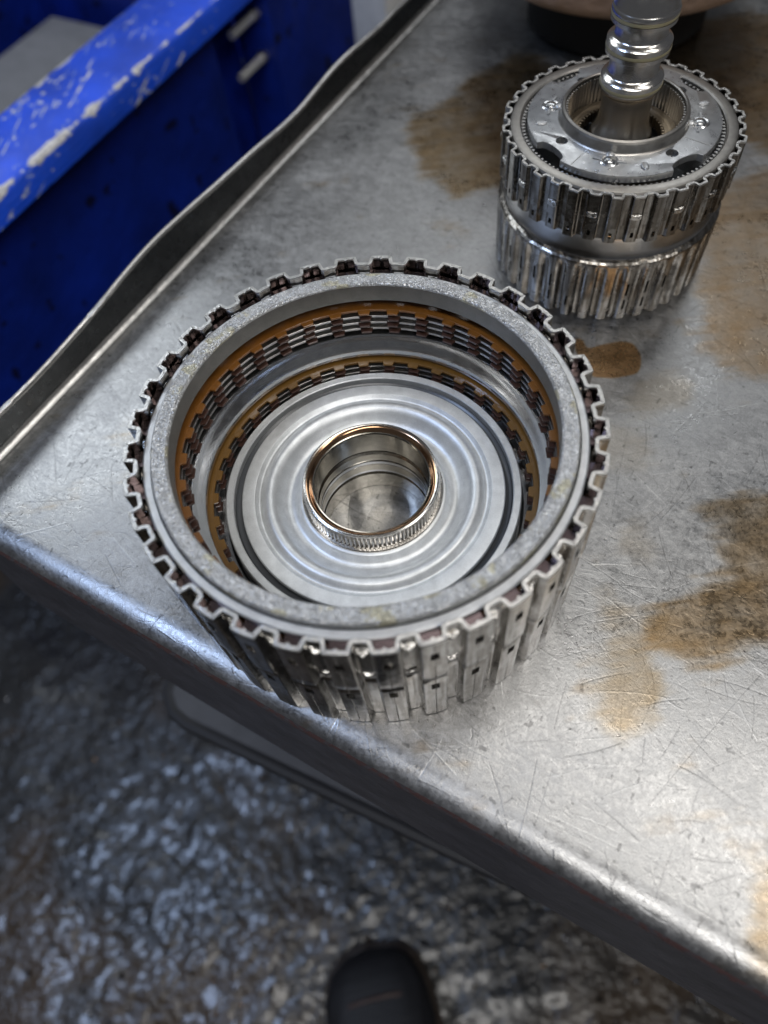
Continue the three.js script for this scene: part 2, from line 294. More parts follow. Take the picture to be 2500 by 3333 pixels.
    for (let c = 0; c < 3; c++) colr[o + c] = 255 * Math.max(0, w * (1 - k) + k * br[c] * (0.45 + 0.55 * (w / 0.6)));
    colr[o + 3] = 255;
    const ro = 0.375 + 0.2 * (b1 - 0.5) + 0.14 * (b3 - 0.5) + 0.12 * (b2 - 0.5) - 0.07 * Math.min(1, m);
    rough[o] = rough[o + 1] = rough[o + 2] = 255 * ro; rough[o + 3] = 255;
    const h = 0.5 + (s - 0.5) * 0.62 * (1 - 0.35 * Math.min(1, m)) + 0.05 * (b2 - 0.5) + 0.05 * (b3 - 0.5) + 0.1 * (hash(i, j, 3) - 0.5);
    bump[o] = bump[o + 1] = bump[o + 2] = 255 * Math.min(1, Math.max(0, h)); bump[o + 3] = 255;
  }
  const tx = (d, srgb) => { const t = new THREE.DataTexture(d, S, S); t.wrapS = t.wrapT = THREE.MirroredRepeatWrapping; t.magFilter = THREE.LinearFilter; t.minFilter = THREE.LinearMipmapLinearFilter; t.generateMipmaps = true; t.repeat.set(1 / LU, 1 / LV); if (srgb) t.colorSpace = THREE.SRGBColorSpace; t.needsUpdate = true; return t; };
  const top = new THREE.MeshPhysicalMaterial({ color: lin(1, 1, 1), map: tx(colr, true), roughnessMap: tx(rough), roughness: 1, bumpMap: tx(bump), bumpScale: 0.0003, metalness: 0.95 });
  const lipM = metal([0.13, 0.136, 0.14], 0.42, { map: rep(tGreyMottle, 0.06), roughnessMap: rep(tRough, 0.04) });
  const hemM = metal([0.68, 0.67, 0.65], 0.4, { map: rep(tGreyMottle, 0.05), bumpMap: rep(tBlotch, 0.06), bumpScale: 0.0004 });
  const apronM = new THREE.MeshPhysicalMaterial({ color: lin(1, 1, 1), map: rep(dataTex(512, 512, (u, v) => { const a = fbm(u * 14, v * 14, 151, 5, 14); const k = 0.32 + 0.12 * (a - 0.5); return [k, k * 0.99, k * 1.05]; }, true), 0.2), roughness: 0.5, metalness: 0.25, bumpMap: rep(tBlotch, 0.03), bumpScale: 0.0005 });
  const primerM = new THREE.MeshPhysicalMaterial({ color: lin(1, 1, 1), map: rep(dataTex(512, 512, (u, v) => { const a = fbm(u * 20, v * 20, 161, 5, 20), b = sm(0.42, 0.6, a); const m = (p, q) => p + (q - p) * b; return [m(0.36, 0.4), m(0.34, 0.3), m(0.35, 0.29)]; }, true), 0.05), roughness: 0.55, metalness: 0.3, bumpMap: rep(tBlotch, 0.01), bumpScale: 0.0005 });
  // the sheet: slightly buckled flat top
  const wob = (x, z) => 0.0007 * (fbm(x * 16 + 3, z * 16 + 7, 171, 2) - 0.5);
  const sheet = (cols, rows, f, fuv) => {                        // f(s, t) -> [x, y, z], uv = (x, arc length)
    const pos = [], uv = [], idx = [];
    for (let j = 0; j <= rows; j++) for (let i = 0; i <= cols; i++) { const [x, y, z, v] = f(i / cols, j / rows); pos.push(x, y, z); fuv ? uv.push(...fuv(x, y, z)) : uv.push(x, v ?? -z); }
    for (let j = 0; j < rows; j++) for (let i = 0; i < cols; i++) { const a = j * (cols + 1) + i, b = a + 1, c = a + cols + 1, d = c + 1; idx.push(a, b, d, a, d, c); }
    const g = new THREE.BufferGeometry(); g.setAttribute('position', new THREE.Float32BufferAttribute(pos, 3)); g.setAttribute('uv', new THREE.Float32BufferAttribute(uv, 2)); g.setIndex(idx); g.computeVertexNormals(); return g;
  };
  const RE = 0.007, RZ = 0.013, W0 = 0.92, L0 = 1.25;                   // edge radius, bench width, bench length
  const edge = (x) => 0.0009 * (fbm(x * 22, 3, 181, 3) - 0.5);
  part('bench_top', sheet(150, 200, (s, t) => { const x = s * W0, z = -RZ - t * (L0 - RZ); const k = sm(0, 0.02, -z - RZ) * sm(0, 0.012, x); return [x, wob(x, z) * k, z]; }), top, bench);
  part('rolled_edge', sheet(220, 20, (s, t) => { const x = s * W0, a = t * 68 * D, e = edge(x); return [x, -RE + RE * Math.cos(a) + e * t, -RZ + RZ * Math.sin(a) + e * t, RZ - RZ * Math.sin(a)]; }), top, bench);
  const y1 = -RE + RE * Math.cos(68 * D), z1 = -RZ + RZ * Math.sin(68 * D);
  part('worn_primer_edge', sheet(220, 6, (s, t) => { const x = s * W0, e = edge(x), a = 68 * D + t * 22 * D; return [x, -RE + RE * Math.cos(a) - t * 0.0035 + e, -RZ + RZ * Math.sin(a) + e + 0.0003 * (fbm(x * 90, t * 4, 183, 3) - 0.5), -y1 + t * 0.005]; }), primerM, bench);
  part('front_apron', sheet(120, 12, (s, t) => { const x = s * W0, e = edge(x), y = -RE - 0.0035 - t * 0.088; return [x, y + e * (1 - t), e * (1 - t) + t * 0.0015 + 0.0008 * (fbm(x * 12, t * 2, 187, 2) - 0.5) * t, -y]; }), apronM, bench);
  // the raised side lip: thin sheet with a dented, wavy top edge
  const lipTop = (v) => 0.0212 + (0.003 + 0.006 * sm(0.12, 0.3, v)) * (vnoise(v * 17 + 0.3, 5, 191) - 0.5) + 0.004 * (vnoise(v * 9, 9, 193) - 0.5);
  const lean = (v) => -0.0015 + 0.0065 * (vnoise(v * 16, 2, 197) - 0.5);
  const prof = [[-1.1, 0.01, 0.0], [-0.3, 0.035, 0.12], [0, 0.12, 0.5], [0, 0.93, 0.93], [0.3, 1, 1], [0.8, 1, 1.02], [1, 0.95, 1.04], [1, 0.5, 1.5], [1, -0.6, 2]];
  part('side_lip', sheet(8, 260, (s, t) => { const v = t * L0, [k, y] = prof[Math.round(s * 8)], h = lipTop(v); const fil = 0; return [fil - 0.0022 * k + lean(v) * Math.max(0, y) ** 1.5, h * y, -v, y * h]; }, (x, y, z) => [z, y]), lipM, bench);
  const hem = new THREE.CatmullRomCurve3(Array.from({ length: 131 }, (_, i) => { const v = i / 130 * L0; return new THREE.Vector3(-0.0011 + lean(v), lipTop(v) - 0.0002, -v); }));
  part('lip_hem', finish(new THREE.TubeGeometry(hem, 520, 0.0016, 8), 1.2, false), hemM, bench);
  part('lip_fold', sheet(4, 130, (q, t) => { const a = q * Math.PI / 2; return [0.0034 - 0.0032 * Math.sin(a), 0.00035 + 0.0032 * (1 - Math.cos(a)), -t * L0]; }, (x, y, z) => [z, y]), hemM, bench);
  // lower shelf with a rounded corner, seen past the front edge
  const s = new THREE.Shape(), R = 0.03; s.moveTo(0, R); s.absarc(R, R, R, Math.PI, 1.5 * Math.PI); s.lineTo(0.86, 0); s.lineTo(0.86, 1.1); s.lineTo(0, 1.1); s.closePath();
  const sg = new THREE.ExtrudeGeometry(s, { depth: 0.004, bevelEnabled: false, curveSegments: 10 }); sg.rotateX(-Math.PI / 2);
  const shelfM = new THREE.MeshPhysicalMaterial({ color: lin(0.085, 0.085, 0.09), roughness: 0.6, metalness: 0.3, map: rep(tGreyMottle, 0.2) });
  const sh = part('lower_shelf', finish(sg, 0.5, false), shelfM, bench); sh.position.set(0.008, -0.305, 0.005); sh.rotation.y = 5 * D;
  const path = new THREE.CurvePath(), tube = new THREE.CatmullRomCurve3([[0, 0, -1.1], [0, 0, -0.3], [0, 0, -R], [R * 0.29, 0, -R * 0.29], [R, 0, 0], [0.3, 0, 0], [0.86, 0, 0]].map((q) => new THREE.Vector3(...q)), false, 'catmullrom', 0.1);
  part('shelf_rim', finish(new THREE.TubeGeometry(tube, 120, 0.006, 8), 1.2, false), new THREE.MeshPhysicalMaterial({ color: lin(0.02, 0.02, 0.022), roughness: 0.5 }), sh);
  for (const [x, z] of [[0.06, -0.06], [0.86, -0.06], [0.06, -1.19], [0.86, -1.19]]) part('leg', box(0.04, 0.742, 0.04, x, -0.379, z), apronM, bench);
}

// ---------------------------------------------------------------- clutch drum
const drum = thing('clutch_drum', 'large open steel clutch drum with toothed rim and stacked amber plates inside', 'clutch drum');
{
  const n = 36, ph = 1.7, Ro = 90, Ri = 86.1;
  const rel = [[-5, Ri], [-3.62, Ri], [-3.42, Ri + 0.25], [-2.86, Ro - 0.3], [-2.62, Ro], [-1.0, Ro + 0.1], [-0.13, Ro + 0.15], [0, Ro - 0.12], [0.13, Ro + 0.15], [1.0, Ro + 0.1], [2.62, Ro], [2.86, Ro - 0.3], [3.42, Ri + 0.25], [3.62, Ri]];
  const outline = []; for (let k = 0; k < n; k++) for (const [a, r] of rel) outline.push([ph + k * 10 + a, r + (r > Ro - 1 ? 0.35 : 0.5) * (hash(k, 1, 9) - 0.5)]);
  const P = rel.length, isHole = (i) => { const q = i % P; return q >= 5 && q <= 8; }, isGroove = (i) => { const q = i % P; return q === 0 || q === P - 1; };
  const up = [[45.6, -0.2], [46.2, 0.15], [47.4, 0.2], [50.5, 0.2], [53.5, 0.2], [66, 0.1], [71.8, 0], [73.2, 0], [76.8, 0], [78, 0], [80.1, 0.0]];
  part('rim_edge', shell({ outline, levels: [[80.1, 0.02], [80.75, 0.02], [81, -0.16]], t: 1.4 }), M.rimEdge, drum);
  part('upper_shell', shell({ outline, levels: up, t: 1.4, open: (i, j) => (isHole(i) && j === 5 && (((i / P) | 0) % 3 !== 9)) || (isGroove(i) && (j === 7 || j === 3)) }), M.shell, drum);
  const lo = [[0, -1.4], [0.8, -0.75], [33, -0.55], [39, -0.5], [44.8, -0.5], [45.7, -0.9]];
  part('lower_shell', shell({ outline, levels: lo, t: 1.7, open: (i, j) => isHole(i) && j === 2 }), M.shell, drum);
  // staked lips pressed out of the grooves, one row under the rim and one at mid height
  const cres = new THREE.Shape();
  const arc = [[-2.7, -0.6], [-2.5, 0.5], [-1.6, 1.5], [-0.7, 2.1], [0, 2.5], [0.8, 2.1], [1.7, 1.5], [2.5, 0.5], [2.7, -0.6], [1.9, -0.6], [1.5, 0.3], [0.7, 0.9], [0.2, 0.5], [0, 1.2], [-0.3, 0.6], [-0.8, 0.9], [-1.5, 0.3], [-1.9, -0.6]];
  cres.setFromPoints(arc.map((q) => new THREE.Vector2(...q)));
  const stakeG = [0, 1, 2].map((v) => {
    const g = new THREE.ExtrudeGeometry(cres, { depth: 1.2 + 0.4 * v, bevelEnabled: true, bevelThickness: 0.35, bevelSize: 0.3, bevelOffset: -0.25, bevelSegments: 2, curveSegments: 3 });
    const p = g.attributes.position; for (let i = 0; i < p.count; i++) { const x = p.getX(i), y = p.getY(i), z = p.getZ(i); p.setZ(i, z - 0.35 * y + 0.5 * (vnoise(x * 1.3 + 9 * v, y * 1.3, 201 + v) - 0.5)); p.setX(i, x * (0.92 + 0.05 * v)); }
    g.rotateX(-Math.PI / 2); g.rotateY(Math.PI); g.translate(0, 0, 0); return finish(g, 0.9);
  });
  for (let k = 0; k < n; k++) for (const y of [72.3, 49.2]) {
    const a = (ph + 5 + k * 10) * D, o = part('stake_tab', stakeG[(k * 7 + (y > 60 ? 0 : 1)) % 3], M.stake, drum), r = y > 60 ? 0.0853 : 0.0849;
    o.position.set(r * Math.cos(a), y / 1000, r * Math.sin(a)); o.rotation.y = Math.PI / 2 - a; if (y < 60) o.scale.set(1, 1, 0.8);
  }
  part('cast_ring', ring([[73.9, 71], [73.3, 71.8], [73.3, 80.2], [74.0, 81.0], [79.0, 81.0], [79.65, 80.3], [79.7, 76], [76, 71]], 180, 0.4, true), M.cast, drum);
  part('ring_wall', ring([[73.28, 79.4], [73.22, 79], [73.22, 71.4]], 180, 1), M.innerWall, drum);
  part('ledge_ring', ring([[79.75, 75.2], [79.75, 76.6], [80.2, 77.4], [82.9, 77.5], [83.5, 77.1], [83.5, 75.6]], 180, 0.5, true), M.ledge, drum);
  part('snap_ring', ring([[79.9, 78.1], [80.1, 78.5], [80.5, 78.1], [80.1, 77.7]], 180, 0.5, true), M.steel, drum);
  part('backing_plate', toothedPlate({ ri: 77, ro: 83.4, tipOut: 87.9, n, phase: ph, half: 2.5, taper: 0.2, y0: 72.6, h: 2.6 }), M.tabs, drum);
  // upper pack: friction plates with inward teeth, steel plates between
  const fr = [0, 1, 2, 3].map((k) => 64.2 - k * 3.6);
  fr.forEach((y, k) => {
    const turn = 5.8 + [0, 0.3, -0.25, 0.2][k];
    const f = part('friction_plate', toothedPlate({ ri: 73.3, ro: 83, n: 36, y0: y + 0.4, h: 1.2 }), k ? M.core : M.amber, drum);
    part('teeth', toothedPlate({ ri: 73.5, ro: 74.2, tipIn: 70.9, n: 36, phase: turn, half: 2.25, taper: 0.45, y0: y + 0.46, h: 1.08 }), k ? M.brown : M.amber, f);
    if (k < 3) part('steel_plate', ring([[76.2, y - 1.6], [76.2, y + 0.2], [83, y + 0.2], [83, y - 1.6]], 120, 0.5, true), M.core, drum);
  });
  part('pressure_plate', ring([[83, 51.2], [73.6, 51.4], [72.8, 51.2], [72.3, 50.4], ...curve([[72.2, 50.2], [71.4, 48.6], [70, 46.4], [69.1, 44.9]], 10), [68.8, 43.8], [68.9, 41.5], [83, 41.5]], 180, 0.5, true), M.steel, drum);
  // lower pack
  [0, 1, 2].forEach((k) => {
    const y = 38.2 - k * 3.3;
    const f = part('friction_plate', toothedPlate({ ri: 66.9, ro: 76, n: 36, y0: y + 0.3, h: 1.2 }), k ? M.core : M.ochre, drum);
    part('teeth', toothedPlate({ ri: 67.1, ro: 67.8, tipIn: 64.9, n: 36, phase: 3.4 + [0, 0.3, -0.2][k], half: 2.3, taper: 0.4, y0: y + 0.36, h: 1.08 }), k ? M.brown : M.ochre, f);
    part('steel_plate', ring([[69.2, y - 1.4], [69.2, y + 0.2], [76, y + 0.2], [76, y - 1.4]], 120, 0.5, true), M.core, drum);
  });
  part('drum_floor', ring([[84.4, 30], [64, 27.5], [63, 22], [24.2, 20], [24.2, 12], [84.4, 12]], 120, 0.5, true), M.steel, drum);
  part('retaining_ring', ring([[62.5, 30], [62.5, 36.6], [62.0, 37.1], [59.4, 37.1], [59, 36.7], [59, 24]], 180, 0.5), M.plate, drum);
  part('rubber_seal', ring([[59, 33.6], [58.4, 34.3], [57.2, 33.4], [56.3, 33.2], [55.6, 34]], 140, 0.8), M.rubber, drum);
  const corr = curve([[50.2, 36.1], [49.4, 35.4], [48.5, 34.7], [47.6, 34.8], [46.4, 35.9], [44.8, 36.9], [43.0, 36.8], [41.2, 35.6], [39.4, 33.5], [37.6, 31.7], [35.8, 30.9], [34.0, 31.2], [32.6, 32.4], [31.4, 33.8], [30.4, 34.2]], 56);
  part('balance_plate', ring([[55.8, 28], [55.8, 35.6], [55.4, 36.0], [50.6, 36.2], ...corr, [29.6, 34.2], [29.2, 33]], 180, 0.45), M.plate, drum);
  // hub with a splined collar and a grooved, oily bore
  const hub = part('hub', ring([[30.2, 33.2], [30.2, 34.9], [29.9, 35.2], [28.4, 35.3], [27.6, 36], [27.6, 42.4], [28.1, 42.6], [28.35, 43.0], [28.2, 43.4], [27.6, 43.6], [27.2, 43.5]], 160, 0.5), M.hub, drum);
  part('oily_chamfer', ring(curve([[27.2, 43.5], [26.3, 43.1], [25.4, 42.2], [24.8, 41.6]], 10), 160, 1), M.hubOil, hub);
  part('bore', ring([[24.8, 41.6], [24.3, 41.5], [24.1, 41.0], [24.1, 29], [24.9, 28.2], [25.1, 26.6], [24.2, 25.6], [24.1, 21.5], [24.9, 20.8], [25.0, 18.8], [24.1, 18], [24.1, 13.5], [24.9, 12.8], [25, 11], [24.1, 10], [24.0, 0.1], [26.5, 0.1], [26.5, 11]], 160, 0.35), M.bore, hub);
  const st = new THREE.Shape(); const nt = 98;
  for (let k = 0; k < nt; k++) for (const [o, r] of [[-0.34, 27.6], [-0.15, 28.85], [0.15, 28.85], [0.34, 27.6]]) { const a = (k + o) / nt * 2 * Math.PI; k || o > -0.3 ? st.lineTo(r * Math.cos(a), r * Math.sin(a)) : st.moveTo(r * Math.cos(a), r * Math.sin(a)); }
  st.closePath(); const sh = new THREE.Path(); sh.absarc(0, 0, 27, 0, 2 * Math.PI, true); st.holes.push(sh);
  const sp = new THREE.ExtrudeGeometry(st, { depth: 6.2, bevelEnabled: false, curveSegments: 60 }); sp.rotateX(-Math.PI / 2); sp.translate(0, 35.8, 0);
  part('spline_teeth', finish(sp, 0.3), M.gear, hub);
}

// ---------------------------------------------------------------- smaller planetary drum standing behind
const CX = 0.14585, CZ = -0.1628;
const gear = thing('planetary_drum', 'smaller two-tier ribbed steel drum holding a round carrier plate and ring gear', 'planetary drum', [CX, 0, CZ]);
{
  const n = 36, ph = 8, Ro = 58, Ri = 55.3;
  const rel = [[-5, Ri], [-3.7, Ri], [-3.2, Ri + 0.3], [-2.6, Ro - 0.35], [-2.2, Ro], [-0.75, Ro], [0.75, Ro], [2.2, Ro], [2.6, Ro - 0.35], [3.2, Ri + 0.3], [3.7, Ri]];
  const outline = []; for (let k = 0; k < n; k++) for (const [a, r] of rel) outline.push([ph + k * 10 + a, r - (k % 2 && r > Ri + 1 ? 0.7 : 0)]);
  const P = rel.length;
  part('upper_shell', shell({ outline, levels: [[51, -1.2], [52, 0], [54.6, 0], [57.4, 0], [66, 0], [69, 0], [76, 0]], t: 1.2, open: (i, j) => (i % P === 5 && j === 2) || (((i / P | 0) % 2) && (i % P === 0 || i % P === P - 1) && j === 4 && false) }), M.shellRear, gear);
  part('rim_edge', shell({ outline, levels: [[76, 0.02], [76.55, 0.02], [76.75, -0.12]], t: 1.2 }), M.rimEdge, gear);
  const lob = new THREE.Shape(); lob.setFromPoints([[-2.6, -0.5], [-2.4, 0.9], [-1, 1.5], [1, 1.5], [2.4, 0.9], [2.6, -0.5]].map((q) => new THREE.Vector2(...q)));
  const lg = new THREE.ExtrudeGeometry(lob, { depth: 1.6, bevelEnabled: true, bevelThickness: 0.4, bevelSize: 0.3, bevelOffset: -0.3, bevelSegments: 2 }); lg.rotateX(-Math.PI / 2); lg.rotateY(Math.PI); const lgf = finish(lg, 0.9);
  for (let k = 0; k < n; k += 2) { const a = (ph + 10 + k * 10) * D, o = part('stake_tab', lgf, M.stake, gear), r = 0.0569; o.position.set(r * Math.cos(a), 0.0655, r * Math.sin(a)); o.rotation.y = Math.PI / 2 - a; }
  part('smooth_band', ring(curve([[54.2, 53], [53.8, 50], [53.7, 46], [53.9, 42], [54.6, 39.6], [55.3, 38.8]], 24), 160, 1), M.band, gear);
  // lower shell: rounded ribs that run out under the band, slots between
  const rib = []; for (let k = 0; k < n; k++) for (const [a, r] of [[-5, 54.4], [-4.1, 54.6], [-3.4, 55.4], [-2.7, 56.8], [-1.9, 57.5], [-0.62, 57.75], [0.62, 57.75], [1.9, 57.5], [2.7, 56.8], [3.4, 55.4], [4.1, 54.6]]) rib.push([3 + k * 10 + a, r]);
  part('lower_shell', shell({ outline: rib, levels: [[0, -1.6], [1.2, -0.9], [8, -0.7], [14.5, -0.6], [17.5, -0.5], [25.5, -0.3], [30.5, -0.2], [33, -0.1, 0.85], [35, 0, 0.5], [36.6, 0, 0.18], [37.8, -0.3, 0.05], [38.6, -1.2, 0], [39.2, -2.6, 0]], t: 1.2, open: (i, j) => { const k = i / P | 0, q = i % P; return q === 5 && ((j === 2 && hash(k, 3, 5) > 0.45) || (j === 4 && hash(k, 4, 5) > 0.25)); } }), M.shellRear, gear);
  part('inner_core', ring([[53.2, 0.2], [53.2, 60], [46, 60]], 100, 0.5), M.steel, gear);
  part('rim_ring', ring([[54.3, 70], [54.3, 75.6], [53.7, 76.5], [52.4, 76.9], [49.4, 76.9], [48.5, 76.4], [48.3, 75.9]], 160, 0.4), M.rimRing, gear);
  const tooth = (nt, r0, r1, h, y0, back) => {
    const s = new THREE.Shape(); s.absarc(0, 0, back, 0, 2 * Math.PI, false); const hp = new THREE.Path(), q = [];
    for (let k = 0; k < nt; k++) for (const [o, r] of [[-0.34, r0], [-0.14, r1], [0.14, r1], [0.34, r0]]) { const a = (k + o) / nt * 2 * Math.PI; q.push([r * Math.cos(a), r * Math.sin(a)]); }
    q.reverse().forEach(([x, y], i) => i ? hp.lineTo(x, y) : hp.moveTo(x, y)); hp.closePath(); s.holes.push(hp);
    const g = new THREE.ExtrudeGeometry(s, { depth: h, bevelEnabled: false, curveSegments: 60 }); g.rotateX(-Math.PI / 2); g.translate(0, y0, 0); return finish(g, 0.3);
  };
  part('ring_gear_teeth', tooth(112, 48.2, 46.6, 13, 62.4, 49.6), M.gear, gear);
  part('gear_well', ring([[49.5, 62.3], [26, 62.3]], 100, 0.5), M.steel, gear);
  // carrier plate with scalloped edge, holes, pin heads and raised marks
  const cs = new THREE.Shape(), scallop = [66, 156, -24, -114]; let first = true;
  for (let a = 0; a < 360; a += 1) {
    let r = 45.8; for (const s of scallop) { let d = Math.abs(((a - s) % 360 + 540) % 360 - 180); if (d < 11) r = 45.8 - 5.2 * Math.sqrt(Math.max(0, 1 - (d / 11) ** 2)) ** 0.8; }
    const x = r * Math.cos(a * D), y = -r * Math.sin(a * D); first ? cs.moveTo(x, y) : cs.lineTo(x, y); first = false;
  }
  cs.closePath();
  const hole = (r, a, q) => { const h = new THREE.Path(); h.absarc(r * Math.cos(a * D), -r * Math.sin(a * D), q, 0, 2 * Math.PI, true); cs.holes.push(h); };
  const inn = new THREE.Path(); inn.absarc(0, 0, 28.4, 0, 2 * Math.PI, true); cs.holes.push(inn);
  for (const a of [68, 160, -23, -108]) hole(35.3, a, 3.3);
  const cg = new THREE.ExtrudeGeometry(cs, { depth: 2.8, bevelEnabled: true, bevelThickness: 0.4, bevelSize: 0.4, bevelOffset: -0.4, bevelSegments: 2, curveSegments: 40 }); cg.rotateX(-Math.PI / 2); cg.translate(0, 76.0, 0);
  const car = part('carrier_plate', finish(cg, 0.4), M.carrier, gear);
  const put = (name, g, r, a, y, m = M.carrier) => { const o = part(name, g, m, car); o.position.set(r * Math.cos(a * D) / 1000, y / 1000, r * Math.sin(a * D) / 1000); o.rotation.y = -a * D; return o; };
  const pinG = ring([[0, 1.5], [1.6, 1.4], [2.6, 0.9], [3.0, 0.3], [3.9, 0.5], [4.5, 0.1], [4.5, -0.6]], 24, 0.5);
  const bossG = ring([[0, 1.3], [1.2, 1.2], [2.0, 0.7], [2.4, 0], [2.4, -0.4]], 18, 0.8), tickG = finish(rounded(1.4, 0.9, 4.2, 0.3).translate(0, 0.25, 0), 0.7);
  for (const a of [22.8, 116.3, -152.4, -64]) { put('pin_head', pinG, 35.6, a, 79.2, M.steel); put('cross_mark', bossG, 31.6, a + 1, 79.2); put('stamp_mark', tickG, 35.8, a + 9, 79.2); put('stamp_mark', tickG, 35.8, a - 9, 79.2); }
  const ovalG = finish(new THREE.SphereGeometry(2.5, 14, 8).scale(1.1, 0.5, 0.75), 1); for (const a of [92.2, -0.4, -175, -86]) put('oval_boss', ovalG, 39.4, a, 79.3);
  const scribe = finish(new THREE.BoxGeometry(13, 0.12, 0.35), 0.5); for (const a of [45, 137.7, -127, -43]) put('scribe_line', scribe, 38.5, a, 79.25, M.gear);
  part('collar', ring([[31.3, 79.1], [30.6, 79.6], [30.2, 80.4], [30.1, 84], [29.6, 84.8], [28.5, 85.2], [28.0, 84.9], [27.9, 84.2]], 140, 0.5), M.rimRing, gear);
  part('collar_spline', tooth(84, 28.0, 26.9, 14, 69.5, 28.5), M.gear, gear);
  part('sun_gear_ring', tooth(56, 21.0, 19.6, 5, 66.5, 25.8), M.bronze, gear);
  const sgr = ring([[27, 71.4], [24.6, 71.6], [23.4, 71.6], [22, 71.2], [20.8, 71.6]], 100, 0.4); part('thrust_washer', sgr, M.bronze, gear);
}

// ---------------------------------------------------------------- shaft standing in the smaller drum
const shaft = thing('input_shaft', 'upright turned steel shaft with grooved collars and seal rings', 'shaft', [CX, 0.0625, CZ]);
{
  const y0 = 62.5, S = (pts) => ring(pts.map(([r, y]) => [r, y - y0]), 128, 0.6);
  const body = [[0, y0], [15.5, y0 + 0.2], [15.2, 70], ...curve([[14.6, 73], [13.2, 75.5], [12.2, 79], [11.8, 84], [11.7, 91.6]], 16), [11.9, 92.6], [13.6, 93.8], [14.1, 94.6], [14.15, 96.0]];
  const land = (y, r, neck, next) => [[13.2, y], [13.2, y + 1.6], [r, y + 1.65], [r + 0.02, y + 3.6], [r - 0.5, y + 4.2], [r - 1.3, y + 4.7], ...curve([[r - 1.4, y + 4.75], [neck + 0.5, y + 5.4], [neck, y + 6.3]], 6), [neck, next - 2.7], [neck + 0.35, next - 2.3], [r - 0.35, next - 2.1], [r, next - 1.75], [r, next - 0.1]];
  part('journal', S([...body, [14.15, 96.1], ...land(96.1, 14.2, 11.4, 112.3), ...land(112.3, 14.3, 11.5, 126.2), [13.2, 126.2], [13.2, 127.8], [14.4, 127.9], [14.45, 129.2], [14.1, 129.9], ...curve([[13.9, 130.1], [13.3, 132.5], [12.6, 135.5], [12.2, 139]], 10), [12.0, 150], [11.2, 151], [11.2, 168], [10.4, 169], [0, 169]]), M.shaft, shaft);
  for (const y of [96.2, 112.4, 126.3]) part('seal_ring', S([[13.1, y], [14.25, y], [14.4, y + 0.25], [14.4, y + 1.15], [14.25, y + 1.4], [13.1, y + 1.4]]), M.seal, shaft);
  const g = new THREE.CylinderGeometry(1.4, 1.4, 0.6, 16); g.rotateZ(Math.PI / 2); g.rotateY(-50 * D); g.translate(12 * Math.cos(20 * D), 106 - y0, 12 * Math.sin(20 * D)); 
}

// ---------------------------------------------------------------- round tan vessel behind, cut by the top of the picture
{
  const t = thing('round_tub', 'large round tan tub with faint seams on a foot coloured black for shade behind the upright shaft', 'tub', [0.226, 0, -0.406]);
  const tanM = new THREE.MeshPhysicalMaterial({ color: lin(1, 1, 1), map: rep(dataTex(256, 256, (u, v) => { const k = 0.52 + 0.2 * (fbm(u * 8, v * 8, 301, 5, 8) - 0.5); return [k * 1.05, k * 0.88, k * 0.76]; }, true), 0.12), roughness: 0.5, bumpMap: rep(tBlotch, 0.04), bumpScale: 0.0015 });
  const blk = new THREE.MeshPhysicalMaterial({ color: lin(0.008, 0.008, 0.009), roughness: 0.9 });
  part('foot', ring([[0, 0.3], [62, 0.3], [64, 2], [64, 36], [94, 41]], 80, 0.5), blk, t);  // black stands in for the contact shade under the tub
  const b = part('body', ring(curve([[88, 42], [99, 44], [105, 49], [108, 58], [110, 72], [111, 95], [112, 120], [113, 138]], 40).concat([[112, 141], [108, 141], [106, 120], [100, 60], [0, 56]]), 120, 0.7), tanM, t);
  for (const a of [20, 48, 66, 84, 104, 128, 150, 200, 250, 300]) { const g = finish(rounded(1.3, 70, 1.4, 0.5), 0.7), o = part('seam', g, blk, b); o.position.set(0.1096 * Math.cos(a * D), 0.095, 0.1096 * Math.sin(a * D)); o.rotation.y = Math.PI / 2 - a * D; }
}

